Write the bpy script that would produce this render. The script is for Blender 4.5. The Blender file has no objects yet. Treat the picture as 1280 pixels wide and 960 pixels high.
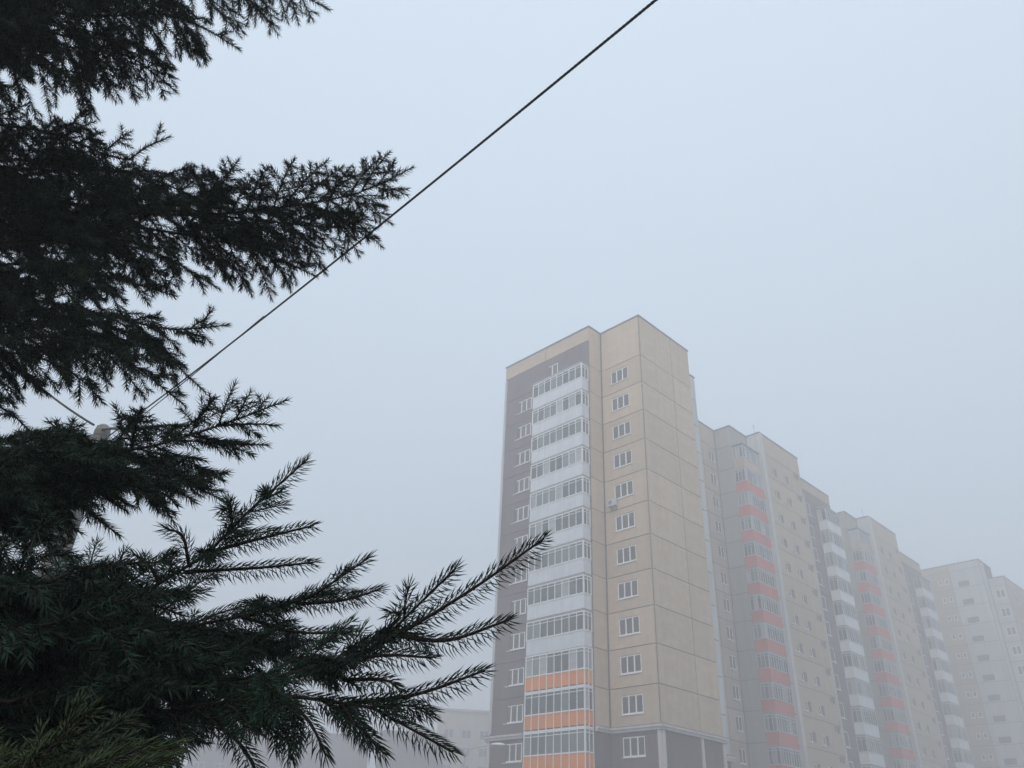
import bpy, math, random
import numpy as np
from mathutils import Vector
S = bpy.context.scene
COL = S.collection
random.seed(7); RNG = np.random.default_rng(11)

# ---------------------------------------------------------------- camera
FPX, PITCH, ROLL = 997.89, 0.54847, 0.04307            # focal length in px of a 1280 px wide frame
CAM = np.array([0.0, 0.0, 1.6])
_F = np.array([0, math.cos(PITCH), math.sin(PITCH)]); _R0 = np.array([1.0, 0, 0]); _U0 = np.cross(_R0, _F)
_R = math.cos(ROLL)*_R0 + math.sin(ROLL)*_U0; _U = -math.sin(ROLL)*_R0 + math.cos(ROLL)*_U0
cd = bpy.data.cameras.new('camera'); cam = bpy.data.objects.new('camera', cd); COL.objects.link(cam)
cd.sensor_width = 36; cd.lens = 36*FPX/1280; cd.clip_start = 0.05; cd.clip_end = 3000
from mathutils import Matrix
cam.matrix_world = Matrix(((_R[0], _U[0], -_F[0], CAM[0]), (_R[1], _U[1], -_F[1], CAM[1]), (_R[2], _U[2], -_F[2], CAM[2]), (0, 0, 0, 1)))
S.camera = cam
def at(x, y, d):
    v = _F + _R*(x-640)/FPX + _U*(480-y)/FPX
    return CAM + v/np.linalg.norm(v)*d

# ---------------------------------------------------------------- light
S.view_settings.view_transform = 'Standard'; S.view_settings.look = 'None'
S.view_settings.exposure = 0.09; S.view_settings.gamma = 1
W = bpy.data.worlds.new('World'); S.world = W; W.use_nodes = True
nt = W.node_tree; nt.nodes.clear()
SUN_EL, SUN_AZ = math.radians(48), math.radians(200)
sky = nt.nodes.new('ShaderNodeTexSky'); sky.sky_type = 'NISHITA'; sky.sun_disc = False
sky.sun_elevation = SUN_EL; sky.sun_rotation = SUN_AZ; sky.air_density = 1.0; sky.dust_density = 4.0; sky.ozone_density = 1.0
bg1 = nt.nodes.new('ShaderNodeBackground'); bg1.inputs['Strength'].default_value = 0.05
bg2 = nt.nodes.new('ShaderNodeBackground'); bg2.inputs['Color'].default_value = (0.63, 0.74, 0.86, 1); bg2.inputs['Strength'].default_value = 0.985
# overcast luminance: brightest overhead, darker towards the horizon
tcw = nt.nodes.new('ShaderNodeTexCoord'); sz = nt.nodes.new('ShaderNodeSeparateXYZ'); nt.links.new(tcw.outputs['Generated'], sz.inputs[0])
mrw = nt.nodes.new('ShaderNodeMapRange'); mrw.inputs[1].default_value = 0.0; mrw.inputs[2].default_value = 1.0; mrw.inputs[3].default_value = 0.74; mrw.inputs[4].default_value = 1.12; nt.links.new(sz.outputs[2], mrw.inputs[0])
vm = nt.nodes.new('ShaderNodeVectorMath'); vm.operation = 'SCALE'; vm.inputs[0].default_value = (0.66, 0.77, 0.872); nt.links.new(mrw.outputs[0], vm.inputs['Scale']); nt.links.new(vm.outputs[0], bg2.inputs['Color'])
add = nt.nodes.new('ShaderNodeAddShader'); out = nt.nodes.new('ShaderNodeOutputWorld')
nt.links.new(sky.outputs[0], bg1.inputs[0]); nt.links.new(bg1.outputs[0], add.inputs[0]); nt.links.new(bg2.outputs[0], add.inputs[1])
nt.links.new(add.outputs[0], out.inputs['Surface'])
sl = bpy.data.lights.new('sun', 'SUN'); sl.energy = 0.5; sl.angle = math.radians(30); sl.color = (1.0, 0.97, 0.93)
so = bpy.data.objects.new('sun', sl); COL.objects.link(so)
sd = Vector((math.sin(SUN_AZ)*math.cos(SUN_EL), math.cos(SUN_AZ)*math.cos(SUN_EL), math.sin(SUN_EL)))
so.rotation_euler = sd.to_track_quat('Z', 'Y').to_euler(); so.location = (0, -20, 60)
cy = S.cycles
cy.volume_bounces = 6; cy.max_bounces = 8; cy.diffuse_bounces = 3; cy.glossy_bounces = 2; cy.transparent_max_bounces = 8
cy.use_denoising = True; cy.use_adaptive_sampling = True; cy.adaptive_threshold = 0.01
try: cy.denoiser = 'OPENIMAGEDENOISE'
except Exception: pass

# ---------------------------------------------------------------- materials
def mat(name, col, rough=0.8, var=0.12, scale=3.0, bump=0.0, bscale=40.0, spec=0.3, metal=0.0, streak=0.0, coord='Object', obvar=0.0):
    m = bpy.data.materials.new(name); m.use_nodes = True; t = m.node_tree; n = t.nodes; L = t.links
    b = n['Principled BSDF']; b.inputs['Roughness'].default_value = rough; b.inputs['Specular IOR Level'].default_value = spec; b.inputs['Metallic'].default_value = metal
    tc = n.new('ShaderNodeTexCoord'); nz = n.new('ShaderNodeTexNoise'); nz.inputs['Scale'].default_value = scale; nz.inputs['Detail'].default_value = 6
    if coord == 'World':
        ge = n.new('ShaderNodeNewGeometry'); L.new(ge.outputs['Position'], nz.inputs['Vector'])
    else: L.new(tc.outputs['Object'], nz.inputs['Vector'])
    mr = n.new('ShaderNodeMapRange'); mr.inputs[1].default_value = 0.3; mr.inputs[2].default_value = 0.7
    mr.inputs[3].default_value = 1-var; mr.inputs[4].default_value = 1+var; L.new(nz.outputs[0], mr.inputs[0])
    fac = mr.outputs[0]
    if streak:
        mp = n.new('ShaderNodeMapping'); mp.inputs['Scale'].default_value = (2.2, 2.2, 0.12); ge = n.new('ShaderNodeNewGeometry'); L.new(ge.outputs['Position'], mp.inputs[0])
        n2 = n.new('ShaderNodeTexNoise'); n2.inputs['Scale'].default_value = 1.0; n2.inputs['Detail'].default_value = 5; L.new(mp.outputs[0], n2.inputs['Vector'])
        m2 = n.new('ShaderNodeMapRange'); m2.inputs[1].default_value = 0.35; m2.inputs[2].default_value = 0.7; m2.inputs[3].default_value = 1+streak*.3; m2.inputs[4].default_value = 1-streak; L.new(n2.outputs[0], m2.inputs[0])
        mu = n.new('ShaderNodeMath'); mu.operation = 'MULTIPLY'; L.new(fac, mu.inputs[0]); L.new(m2.outputs[0], mu.inputs[1]); fac = mu.outputs[0]
    if obvar:
        oi = n.new('ShaderNodeObjectInfo'); m3 = n.new('ShaderNodeMapRange'); m3.inputs[3].default_value = 1-obvar; m3.inputs[4].default_value = 1+obvar; L.new(oi.outputs['Random'], m3.inputs[0])
        mu = n.new('ShaderNodeMath'); mu.operation = 'MULTIPLY'; L.new(fac, mu.inputs[0]); L.new(m3.outputs[0], mu.inputs[1]); fac = mu.outputs[0]
    hs = n.new('ShaderNodeHueSaturation'); hs.inputs['Color'].default_value = (*col, 1); L.new(fac, hs.inputs['Value']); L.new(hs.outputs[0], b.inputs['Base Color'])
    if bump:
        bz = n.new('ShaderNodeTexNoise'); bz.inputs['Scale'].default_value = bscale; L.new(tc.outputs['Object'], bz.inputs['Vector'])
        bp = n.new('ShaderNodeBump'); bp.inputs['Strength'].default_value = bump; bp.inputs['Distance'].default_value = 0.01; L.new(bz.outputs[0], bp.inputs['Height']); L.new(bp.outputs[0], b.inputs['Normal'])
    return m
def brickmat(name, col, mortar):
    m = mat(name, col, 0.85, 0.08, 1.3, streak=0.07, obvar=0.07); t = m.node_tree; n = t.nodes; L = t.links
    hs = [x for x in n if x.type == 'HUE_SAT'][0]; tc = [x for x in n if x.type == 'TEX_COORD'][0]
    sp = n.new('ShaderNodeSeparateXYZ'); L.new(tc.outputs['Object'], sp.inputs[0]); cb = n.new('ShaderNodeCombineXYZ'); L.new(sp.outputs[0], cb.inputs[0]); L.new(sp.outputs[2], cb.inputs[1])
    br = n.new('ShaderNodeTexBrick'); L.new(cb.outputs[0], br.inputs['Vector']); br.inputs['Scale'].default_value = 1
    br.inputs['Brick Width'].default_value = 0.5; br.inputs['Row Height'].default_value = 0.14; br.inputs['Mortar Size'].default_value = 0.012
    br.inputs['Color1'].default_value = (*col, 1); br.inputs['Color2'].default_value = (*[c*.93 for c in col], 1); br.inputs['Mortar'].default_value = (*mortar, 1)
    L.new(br.outputs[0], hs.inputs['Color']); return m
M = dict(
    beige=brickmat('beige_facade', (0.60, 0.465, 0.325), (0.50, 0.385, 0.27)),
    purple=mat('mauve_render', (0.165, 0.122, 0.122), 0.9, 0.08, 0.8, streak=0.12),
    base=mat('base_render', (0.155, 0.112, 0.110), 0.9, 0.08, 0.8, streak=0.12),
    grey=mat('grey_green_render', (0.35, 0.345, 0.31), 0.9, 0.07, 0.8, streak=0.12, obvar=0.05),
    pink=mat('pinkish_render', (0.46, 0.39, 0.31), 0.9, 0.08, 0.8, streak=0.12, obvar=0.06),
    sand=brickmat('sand_facade', (0.48, 0.405, 0.295), (0.38, 0.32, 0.24)),
    light=mat('light_render', (0.55, 0.555, 0.54), 0.9, 0.06, 0.7, streak=0.14, obvar=0.04),
    trim=mat('white_trim', (0.60, 0.56, 0.53), 0.8, 0.06, 2, streak=0.10),
    white=mat('white_parapet', (0.72, 0.74, 0.76), 0.6, 0.05, 1.5, streak=0.10, obvar=0.05),
    pvc=mat('white_pvc', (0.86, 0.86, 0.85), 0.45, 0.04, 3),
    framegrey=mat('grey_white_frame', (0.50, 0.52, 0.53), 0.5, 0.05, 3),
    grim=mat('grey_rail', (0.42, 0.42, 0.43), 0.5, 0.05, 3),
    orange=mat('orange_panel', (0.80, 0.25, 0.03), 0.6, 0.06, 2, obvar=0.07),
    red=mat('red_panel', (0.55, 0.14, 0.11), 0.6, 0.07, 2, streak=0.08, obvar=0.06),
    mauve=mat('soft_mauve_render', (0.17, 0.14, 0.14), 0.9, 0.08, 0.8, streak=0.12),
    joint=mat('joint_sealant', (0.13, 0.11, 0.10), 0.95, 0.1, 3),
    core=mat('inner_concrete', (0.10, 0.10, 0.10), 0.95, 0.1, 1),
    coping=mat('metal_coping', (0.16, 0.17, 0.19), 0.5, 0.05, 2),
    soffit=mat('slab_underside', (0.30, 0.29, 0.28), 0.9, 0.08, 2),
    glass=mat('dark_glass', (0.055, 0.062, 0.068), 0.12, 0.25, 0.9, spec=0.6, obvar=0.5),
    glass2=mat('greenish_glass', (0.14, 0.165, 0.16), 0.15, 0.2, 0.9, spec=0.6, obvar=0.3),
    curtain=mat('curtained_glass', (0.34, 0.34, 0.35), 0.3, 0.15, 4, spec=0.5, obvar=0.3),
    vent=mat('vent_recess', (0.09, 0.065, 0.06), 0.9, 0.1, 3),
    ground=mat('wet_asphalt', (0.06, 0.06, 0.062), 0.7, 0.25, 0.6, coord='World'),
    conc=mat('pole_concrete', (0.24, 0.23, 0.21), 0.9, 0.12, 6, bump=0.4, bscale=60, streak=0.15),
    cap=mat('insulator_cap', (0.27, 0.26, 0.22), 0.8, 0.10, 9, bump=0.2),
    cable=mat('black_cable', (0.022, 0.024, 0.028), 0.6, 0.1, 20),
    steel=mat('galvanised_steel', (0.20, 0.205, 0.215), 0.5, 0.1, 10, metal=0.4),
    lamp=mat('lamp_housing', (0.72, 0.72, 0.70), 0.4, 0.04, 5),
    bark=mat('spruce_bark', (0.028, 0.020, 0.016), 0.9, 0.3, 30, bump=0.5, bscale=80, coord='World'),
)
# needles: dark green, olive copy has the light on near shoots painted in
m = mat('spruce_needles', (0.012, 0.034, 0.018), 0.5, 0.6, 9.0, coord='World', spec=0.25); M['needle'] = m
m = mat('olive_lit_spruce_needles', (0.032, 0.050, 0.014), 0.5, 0.45, 9.0, coord='World', spec=0.25); M['needle_olive_lit'] = m

# ---------------------------------------------------------------- helpers
def mesh_from(name, V, Fc, m, mi=None):
    me = bpy.data.meshes.new(name); me.from_pydata([tuple(map(float, v)) for v in V], [], Fc)
    for x in (m if isinstance(m, (list, tuple)) else [m]): me.materials.append(x)
    if mi is not None: me.polygons.foreach_set('material_index', mi)
    me.update(); return me
class MB:
    def __init__(s): s.V = []; s.F = []
    def box(s, x0, x1, y0, y1, z0, z1):
        b = len(s.V); s.V += [(x, y, z) for z in (z0, z1) for y in (y0, y1) for x in (x0, x1)]
        s.F += [tuple(b+i for i in f) for f in ((0, 2, 3, 1), (4, 5, 7, 6), (0, 1, 5, 4), (2, 6, 7, 3), (0, 4, 6, 2), (1, 3, 7, 5))]; return s
    def tube(s, pts, rad, n=8, caps=True):
        pts = [Vector(p) for p in pts]; b = len(s.V)
        for i, p in enumerate(pts):
            t = (pts[min(i+1, len(pts)-1)]-pts[max(i-1, 0)]).normalized(); a = t.orthogonal().normalized() if abs(t.z) > .9 else t.cross(Vector((0, 0, 1))).normalized(); c = t.cross(a)
            r = rad[i] if isinstance(rad, (list, tuple)) else rad
            s.V += [tuple(p + (a*math.cos(k*2*math.pi/n)+c*math.sin(k*2*math.pi/n))*r) for k in range(n)]
        for i in range(len(pts)-1):
            for k in range(n): s.F.append((b+i*n+k, b+i*n+(k+1) % n, b+(i+1)*n+(k+1) % n, b+(i+1)*n+k))
        if caps: s.F.append(tuple(b+k for k in reversed(range(n)))); s.F.append(tuple(b+(len(pts)-1)*n+k for k in range(n)))
        return s
    def lathe(s, o, prof, n=16):
        b = len(s.V)
        for r, z in prof: s.V += [(o[0]+r*math.cos(k*2*math.pi/n), o[1]+r*math.sin(k*2*math.pi/n), o[2]+z) for k in range(n)]
        for i in range(len(prof)-1):
            for k in range(n): s.F.append((b+i*n+k, b+i*n+(k+1) % n, b+(i+1)*n+(k+1) % n, b+(i+1)*n+k))
        s.F.append(tuple(b+k for k in reversed(range(n)))); s.F.append(tuple(b+(len(prof)-1)*n+k for k in range(n))); return s
    def mesh(s, name, m): return mesh_from(name, s.V, s.F, m)
def link(name, me, parent=None, loc=(0, 0, 0), rz=0.0):
    o = bpy.data.objects.new(name, me); COL.objects.link(o); o.location = loc; o.rotation_euler = (0, 0, rz)
    if parent: o.parent = parent
    return o
def thing(name, label, cat, loc=(0, 0, 0), rz=0.0, group=None):
    o = link(name, None, None, loc, rz); o['label'] = label; o['category'] = cat
    if group: o['group'] = group
    return o
CACHE = {}
def cached(key, fn):
    if key not in CACHE: CACHE[key] = fn()
    return CACHE[key]
def r2(*a): return tuple(round(x, 3) for x in a)

# wall-piece meshes: x along the face, y into the wall, z up, origin at the lower left front corner
def panel_mesh(w, h, m, holes=()):
    def f():
        T = .12; b = MB()
        if not holes: b.box(0, w, 0, T, 0, h)
        else:
            xs = sorted({0, w, *[q for o in holes for q in (o[0], o[1])]}); zs = sorted({0, h, *[q for o in holes for q in (o[2], o[3])]})
            def solid(i, j):
                if i < 0 or j < 0 or i >= len(xs)-1 or j >= len(zs)-1: return False
                cx, cz = (xs[i]+xs[i+1])/2, (zs[j]+zs[j+1])/2
                return not any(o[0] < cx < o[1] and o[2] < cz < o[3] for o in holes)
            def quad(*p): k = len(b.V); b.V.extend(p); b.F.append((k, k+1, k+2, k+3))
            for i in range(len(xs)-1):
                for j in range(len(zs)-1):
                    if not solid(i, j): continue
                    x0, x1, z0, z1 = xs[i], xs[i+1], zs[j], zs[j+1]
                    quad((x0, 0, z0), (x1, 0, z0), (x1, 0, z1), (x0, 0, z1))
                    if not solid(i-1, j): quad((x0, T, z0), (x0, 0, z0), (x0, 0, z1), (x0, T, z1))
                    if not solid(i+1, j): quad((x1, 0, z0), (x1, T, z0), (x1, T, z1), (x1, 0, z1))
                    if not solid(i, j-1): quad((x0, T, z0), (x1, T, z0), (x1, 0, z0), (x0, 0, z0))
                    if not solid(i, j+1): quad((x0, 0, z1), (x1, 0, z1), (x1, T, z1), (x0, T, z1))
        return b.mesh('wall_panel', m)
    return cached(('panel', r2(w, h), m.name, tuple(r2(*o) for o in holes)), f)
def box_mesh(w, d, h, m, name='panel'):
    return cached(('box', r2(w, d, h), m.name), lambda: MB().box(0, w, 0, d, 0, h).mesh(name, m))
def frame_mesh(w, h, n, m, fw=.095, dep=.06, transom=None):
    def f():
        b = MB(); b.box(0, fw, 0, dep, 0, h).box(w-fw, w, 0, dep, 0, h).box(fw, w-fw, 0, dep, 0, fw).box(fw, w-fw, 0, dep, h-fw, h)
        for i in range(1, n): x = w*i/n; b.box(x-fw*.65, x+fw*.65, .004, dep-.004, fw, h-fw)
        return b.mesh('window_frame', m)
    return cached(('frame', r2(w, h, n, fw, dep), m.name), f)
class Face:
    """one vertical wall plane of a building; a runs left to right seen from outside"""
    def __init__(s, parent, kind, plane, start): s.p, s.k, s.pl, s.s = parent, kind, plane, start
    def loc(s, a, d, z):                                # d > 0 goes into the wall
        return (s.s+a, s.pl+d, z) if s.k == 'street' else (s.pl+d, s.s-a, z)
    def put(s, name, me, a, d, z, parent=None):
        rz = 0 if s.k == 'street' else -math.pi/2
        if parent is None: return link(name, me, s.p, s.loc(a, d, z), rz)
        o = link(name, me, parent, (a, d, z)); return o
    def panel(s, a, w, z, h, m, holes=(), g=.035):
        hs = tuple((o[0]-g, o[1]-g, o[2]-g, o[3]-g) for o in holes)
        return s.put('wall_panel', panel_mesh(w-2*g, h-2*g, m, hs), a+g, 0, z+g)
    def window(s, a, w, z, h, n=3, sill=True, gl=None, dep=.05):
        f = s.put('window', frame_mesh(w-.02, h-.02, n, M['pvc']), a+.01, dep, z+.01)
        pw = (w-.02)/n
        for i in range(n):
            g = gl or random.choices([M['glass'], M['curtain'], M['glass2']], [7, 2, 2])[0]
            s.put('pane', box_mesh(pw-.05, .02, h-.09, g, 'pane'), i*pw+.025, .035, .035, f)
        if sill: s.put('sill', box_mesh(w+.1, .17, .05, M['pvc'], 'sill'), -.06, -.13, -.07, f)
        return f

UV = 0.8037993
C0 = np.array([11.3323, 59.1671, 0.0]); RZ = math.atan2(math.cos(UV), math.sin(UV))
ST = np.array([math.sin(UV), math.cos(UV), 0]); FL = np.array([-math.cos(UV), math.sin(UV), 0])
ZC = 10.638; H = 2.8
def core(b, x0, x1, y0, y1, z1, m=None, name='wall'):
    return link(name, MB().box(x0, x1, y0, y1, 0, z1).mesh('wall', m or M['joint']), b)
def coping(b, pts, z, m=None):
    for (x0, x1, y0, y1) in pts: link('coping', MB().box(x0, x1, y0, y1, z, z+.12).mesh('coping', m or M['coping']), b)

# ---------------------------------------------------------------- balcony of glazed bays
def balcony(b, x0, x1, y0, y1, z, nf, ns, pm, bars=False, right=True, left=False, ph=1.22, hh=H, low=-.12, seed=0):
    """box balcony for the face with normal -u (nf panes across v) and its side face(s) with normal -v"""
    pass
def glazed(b, faces, z, pm, bars, ph=1.12, gh=1.42, low=-.10, fm=None, mixp=None):
    """faces: list of (Face, width, n) that meet at a corner; one balcony with parapet, panes, bars"""
    F0, w0, n0 = faces[0]; fm = fm or M['pvc']
    root = F0.put('balcony', slab_mesh(faces), 0, 0, z+low)
    loc0 = Vector(root.location)
    def sub(name, me, Fc, a, d, zz):
        o = link(name, me, root); l = Vector(Fc.loc(a, d, zz)) - loc0
        rz = 0 if Fc.k == 'street' else -math.pi/2
        r0 = root.rotation_euler.z; c, s_ = math.cos(-r0), math.sin(-r0)
        o.location = (l.x*c-l.y*s_, l.x*s_+l.y*c, l.z); o.rotation_euler = (0, 0, rz-r0); return o
    for Fc, w, n in faces:
        pw = w/n
        if bars:
            for i in range(n):
                sub('parapet_panel', box_mesh(pw-.05, .06, ph-.12, pm, 'parapet_panel'), Fc, i*pw+.025, .02, z+.1)
        else:
            sub('parapet', box_mesh(w-.004, .06, ph-low-.06, pm, 'parapet'), Fc, .002, .02, z+low+.06)
        sub('glazing_frame', bay_mesh(w, n, gh, bars, ph, fm), Fc, 0, 0, z)
        for i in range(n):
            g = random.choices([M['glass'], M['curtain'], M['glass2']], mixp or [6, 1.6, 3])[0]
            sub('pane', box_mesh(pw-.03, .02, gh-.08, g, 'pane'), Fc, i*pw+.015, .045, z+ph+.04)
    return root
def slab_mesh(faces):
    # slab in the local frame of faces[0]
    F0, w0, n0 = faces[0]; dep = faces[1][1] if len(faces) > 1 else 1.0
    return cached(('slab', F0.k, r2(w0, dep)), lambda: MB().box(.03, w0-.03, .03, dep, -.08, .06).mesh('balcony', M['soffit']))
def bay_mesh(w, n, gh, bars, ph, fm):
    def f():
        b = MB(); pw = w/n; t = .055
        zt = ph+gh
        b.box(0, w, -.02, .08, ph-.04, ph+.05); b.box(0, w, -.02, .08, zt-.05, zt+.05); b.box(.01, w-.01, -.005, .06, zt-.27, zt-.22)
        for i in range(n+1):
            x = min(max(i*pw, t/2), w-t/2)
            e = .035 if i in (0, n) else 0
            b.box(x-t/2-(e if i == n else 0), x+t/2+(e if i == 0 else 0), -.015, .07, ph+.05, zt-.05)
            if bars: b.box(x-t/2, x+t/2, -.014, .07, .0, ph-.04)
        if bars: b.box(0, w, -.03, .075, -.12, .0)
        return b.mesh('glazing_frame', fm)
    return cached(('bay', r2(w, n, gh, ph), bars, fm.name), f)

# ================================================================ SETTING
g = link('ground', MB().box(-480, 480, -480, 480, -.5, 0).mesh('ground', M['ground'])); g['kind'] = 'structure'

# ================================================================ MAIN TOWER
def tower():
    B = thing('apartment_tower', 'nearest and tallest apartment tower, beige with mauve front and a stack of white glazed balconies', 'apartment building', tuple(C0), RZ)
    ZR, ZL = 45.69, 43.1
    core(B, .06, 8.80, .26, 16.9, ZR-2.75); core(B, .06, 7.86, .07, 16.8, ZR-.05); core(B, -1.64, .02, 4.55, 15.45, ZR-.05)
    P = M['purple']; BG = M['beige']; BS = M['base']
    fB = Face(B, 'front', 0.0, 4.43); fS = Face(B, 'street', 0.0, 0.0); fL = Face(B, 'front', -1.7, 15.5); fR = Face(B, 'street', 4.49, -1.7); fE = Face(B, 'street', .12, 7.92)
    zs = [ZC+H*k for k in range(0, 12)]
    for k in range(-4, 12):
        z = ZC+H*k; h = H if k < 11 else ZR-z; z = max(z, 0.05) if k == -4 else z
        if k == -4: h = ZC-3*H-z
        hi = k >= 0
        mB = BG if hi else BS
        win = -1 <= k <= 10 or k in (-2, -3)
        hb = ((1.0, 2.98, .94, 2.27),) if win else ()
        fB.panel(0, 4.36, z, h, mB, hb)
        if win: fB.window(1.0, 1.98, z+.94, 1.33)
        fS.panel(0.07, 4.82, z, h, mB); fS.panel(4.89, 3.03, z, h, mB)
        fR.panel(0.0, 1.66, z, h, mB)
        # end strip, whose roof is one step lower
        if k < 11:
            fE.panel(0, .95, z-.95 if k > -4 else 0.05, h if k > -4 else 1.2, M['light'] if k > -1 else BS)
        else: fE.panel(0, .95, z-.95, ZL-z+.95, M['light'])
        # mauve front
        if k < 11:
            m = P if hi else BS
            hl = ((1.72, 3.72, .94, 2.27),) if win else ()
            fL.panel(.28, 4.1, z, h, m, hl)
            if win: fL.window(1.72, 2.0, z+.94, 1.33)
            fL.panel(4.38, 6.63, z, h, m)
        else:
            fL.panel(.28, 10.73, z, 2.75, P, ((5.65, 7.1, .55, 1.95),)); fL.window(5.65, 1.45, z+.55, 1.4, 2)
            fL.panel(0, 5.5, z+2.75, h-2.75, BG); fL.panel(5.5, 5.51, z+2.75, h-2.75, BG)
    # narrow pilasters
    def pil(F, a, w, z0, z1, d, m=M['trim']):
        F.put('pilaster', box_mesh(w, .10, z1-z0, m, 'pilaster'), a, d, z0)
    pil(fL, 0, .27, ZC+.3, ZC+33.4, -.03, M['light']); pil(fL, -.05, .3, 0.1, ZC-.25, -.10)
    pil(fB, 4.13, .3, 0.1, ZC-.25, -.10); pil(fS, .0, .3, 0.1, ZC-.25, -.103); pil(fS, 4.74, .3, 0.1, ZC-.25, -.10)
    pil(fS, 7.6, .32, 0.1, ZC-.25, -.10)
    # cornice: two stepped courses round the tower
    def cornice(F, a0, a1, z, e0=0, e1=0):
        me = MB().box(a0-.20*e0, a1+.20*e1, -.20, -.004, -.25, -.07).box(a0-.30*e0, a1+.30*e1, -.30, -.004, -.07, .09).mesh('cornice', M['trim'])
        F.put('cornice', me, 0, 0, z)
        me = MB().box(a0-.31*e0, a1+.31*e1, -.315, -.004, .094, .13).mesh('cornice_flashing', M['coping']); F.put('cornice_flashing', me, 0, 0, z)
    cornice(fB, 0.0, 4.43, ZC, 0, 1); cornice(fS, .0, 7.92, ZC, 0, 1); cornice(fL, 0, 4.0, ZC, 1, 0); cornice(fR, .0, 1.4, ZC, 0, 0); cornice(fE, .0, .95, ZC-1.15, 0, 1)
    # balcony stack
    for k in range(-4, 11):
        z = ZC+H*k
        if k < 0 and k < -3: continue
        o = k <= 1
        f1 = Face(B, 'front', -2.66, 10.68); f2 = Face(B, 'street', 4.62, -2.66)
        glazed(B, [(f1, 6.06, 8), (f2, .95, 2)], z, M['orange'] if o else M['white'], o, gh=1.40 if not o else 1.52, mixp=random.choice([[8, 1, 2], [5, 4, 2], [4, 1, 6], [6, 2, 3]]))
    fT = Face(B, 'front', -2.66, 10.68)
    fT.put('canopy', MB().box(0, 6.06, -.05, .95, 0, .12).mesh('canopy', M['grim']), 0, 0, ZC+H*10+2.62)
    fT.put('wall_panel', MB().box(0.05, .12, .05, .94, -38, -.02).mesh('wall_panel', M['white']), 0, 0, ZC+H*10+2.6)
    coping(B, [(-.06, 7.97, -.06, .25), (-.06, .25, .252, 4.40), (-1.76, .2, 4.43, 4.74), (-1.76, -1.45, 4.743, 15.56), (7.66, 7.97, .252, 16)], ZR)
    coping(B, [(7.98, 8.92, .06, .3), (8.66, 8.92, .302, 16)], ZL)
    m = MB().tube([(0, 0, 0), (0, 0, .9)], .02, 6).tube([(-.3, 0, .75), (.3, 0, .75)], .012, 5).mesh('roof_mast', M['steel'])
    return B
T = tower()
# air conditioner on the tower wall
def ac_unit(u, v, z, label, rz=RZ-math.pi/2, group=None):
    p = C0+ST*u+FL*v+np.array([0, 0, z])
    o = thing('air_conditioner', label, 'air conditioner', tuple(p), rz, group)
    link('casing', MB().box(0, .8, -.42, -.1, 0, .58).mesh('casing', M['light']), o)
    link('fan_grille', MB().tube([(.28, -.43, .29), (.28, -.421, .29)], .2, 14).mesh('fan_grille', M['coping']), o)
    for x in (.1, .66): link('bracket', MB().box(x, x+.04, -.42, 0, -.05, -.004).box(x, x+.04, -.06, 0, -.3, -.05).mesh('bracket', M['steel']), o)
    return o
ac_unit(0, 3.85, 27.75, 'white air conditioner box under the beige tower window halfway up')

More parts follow.
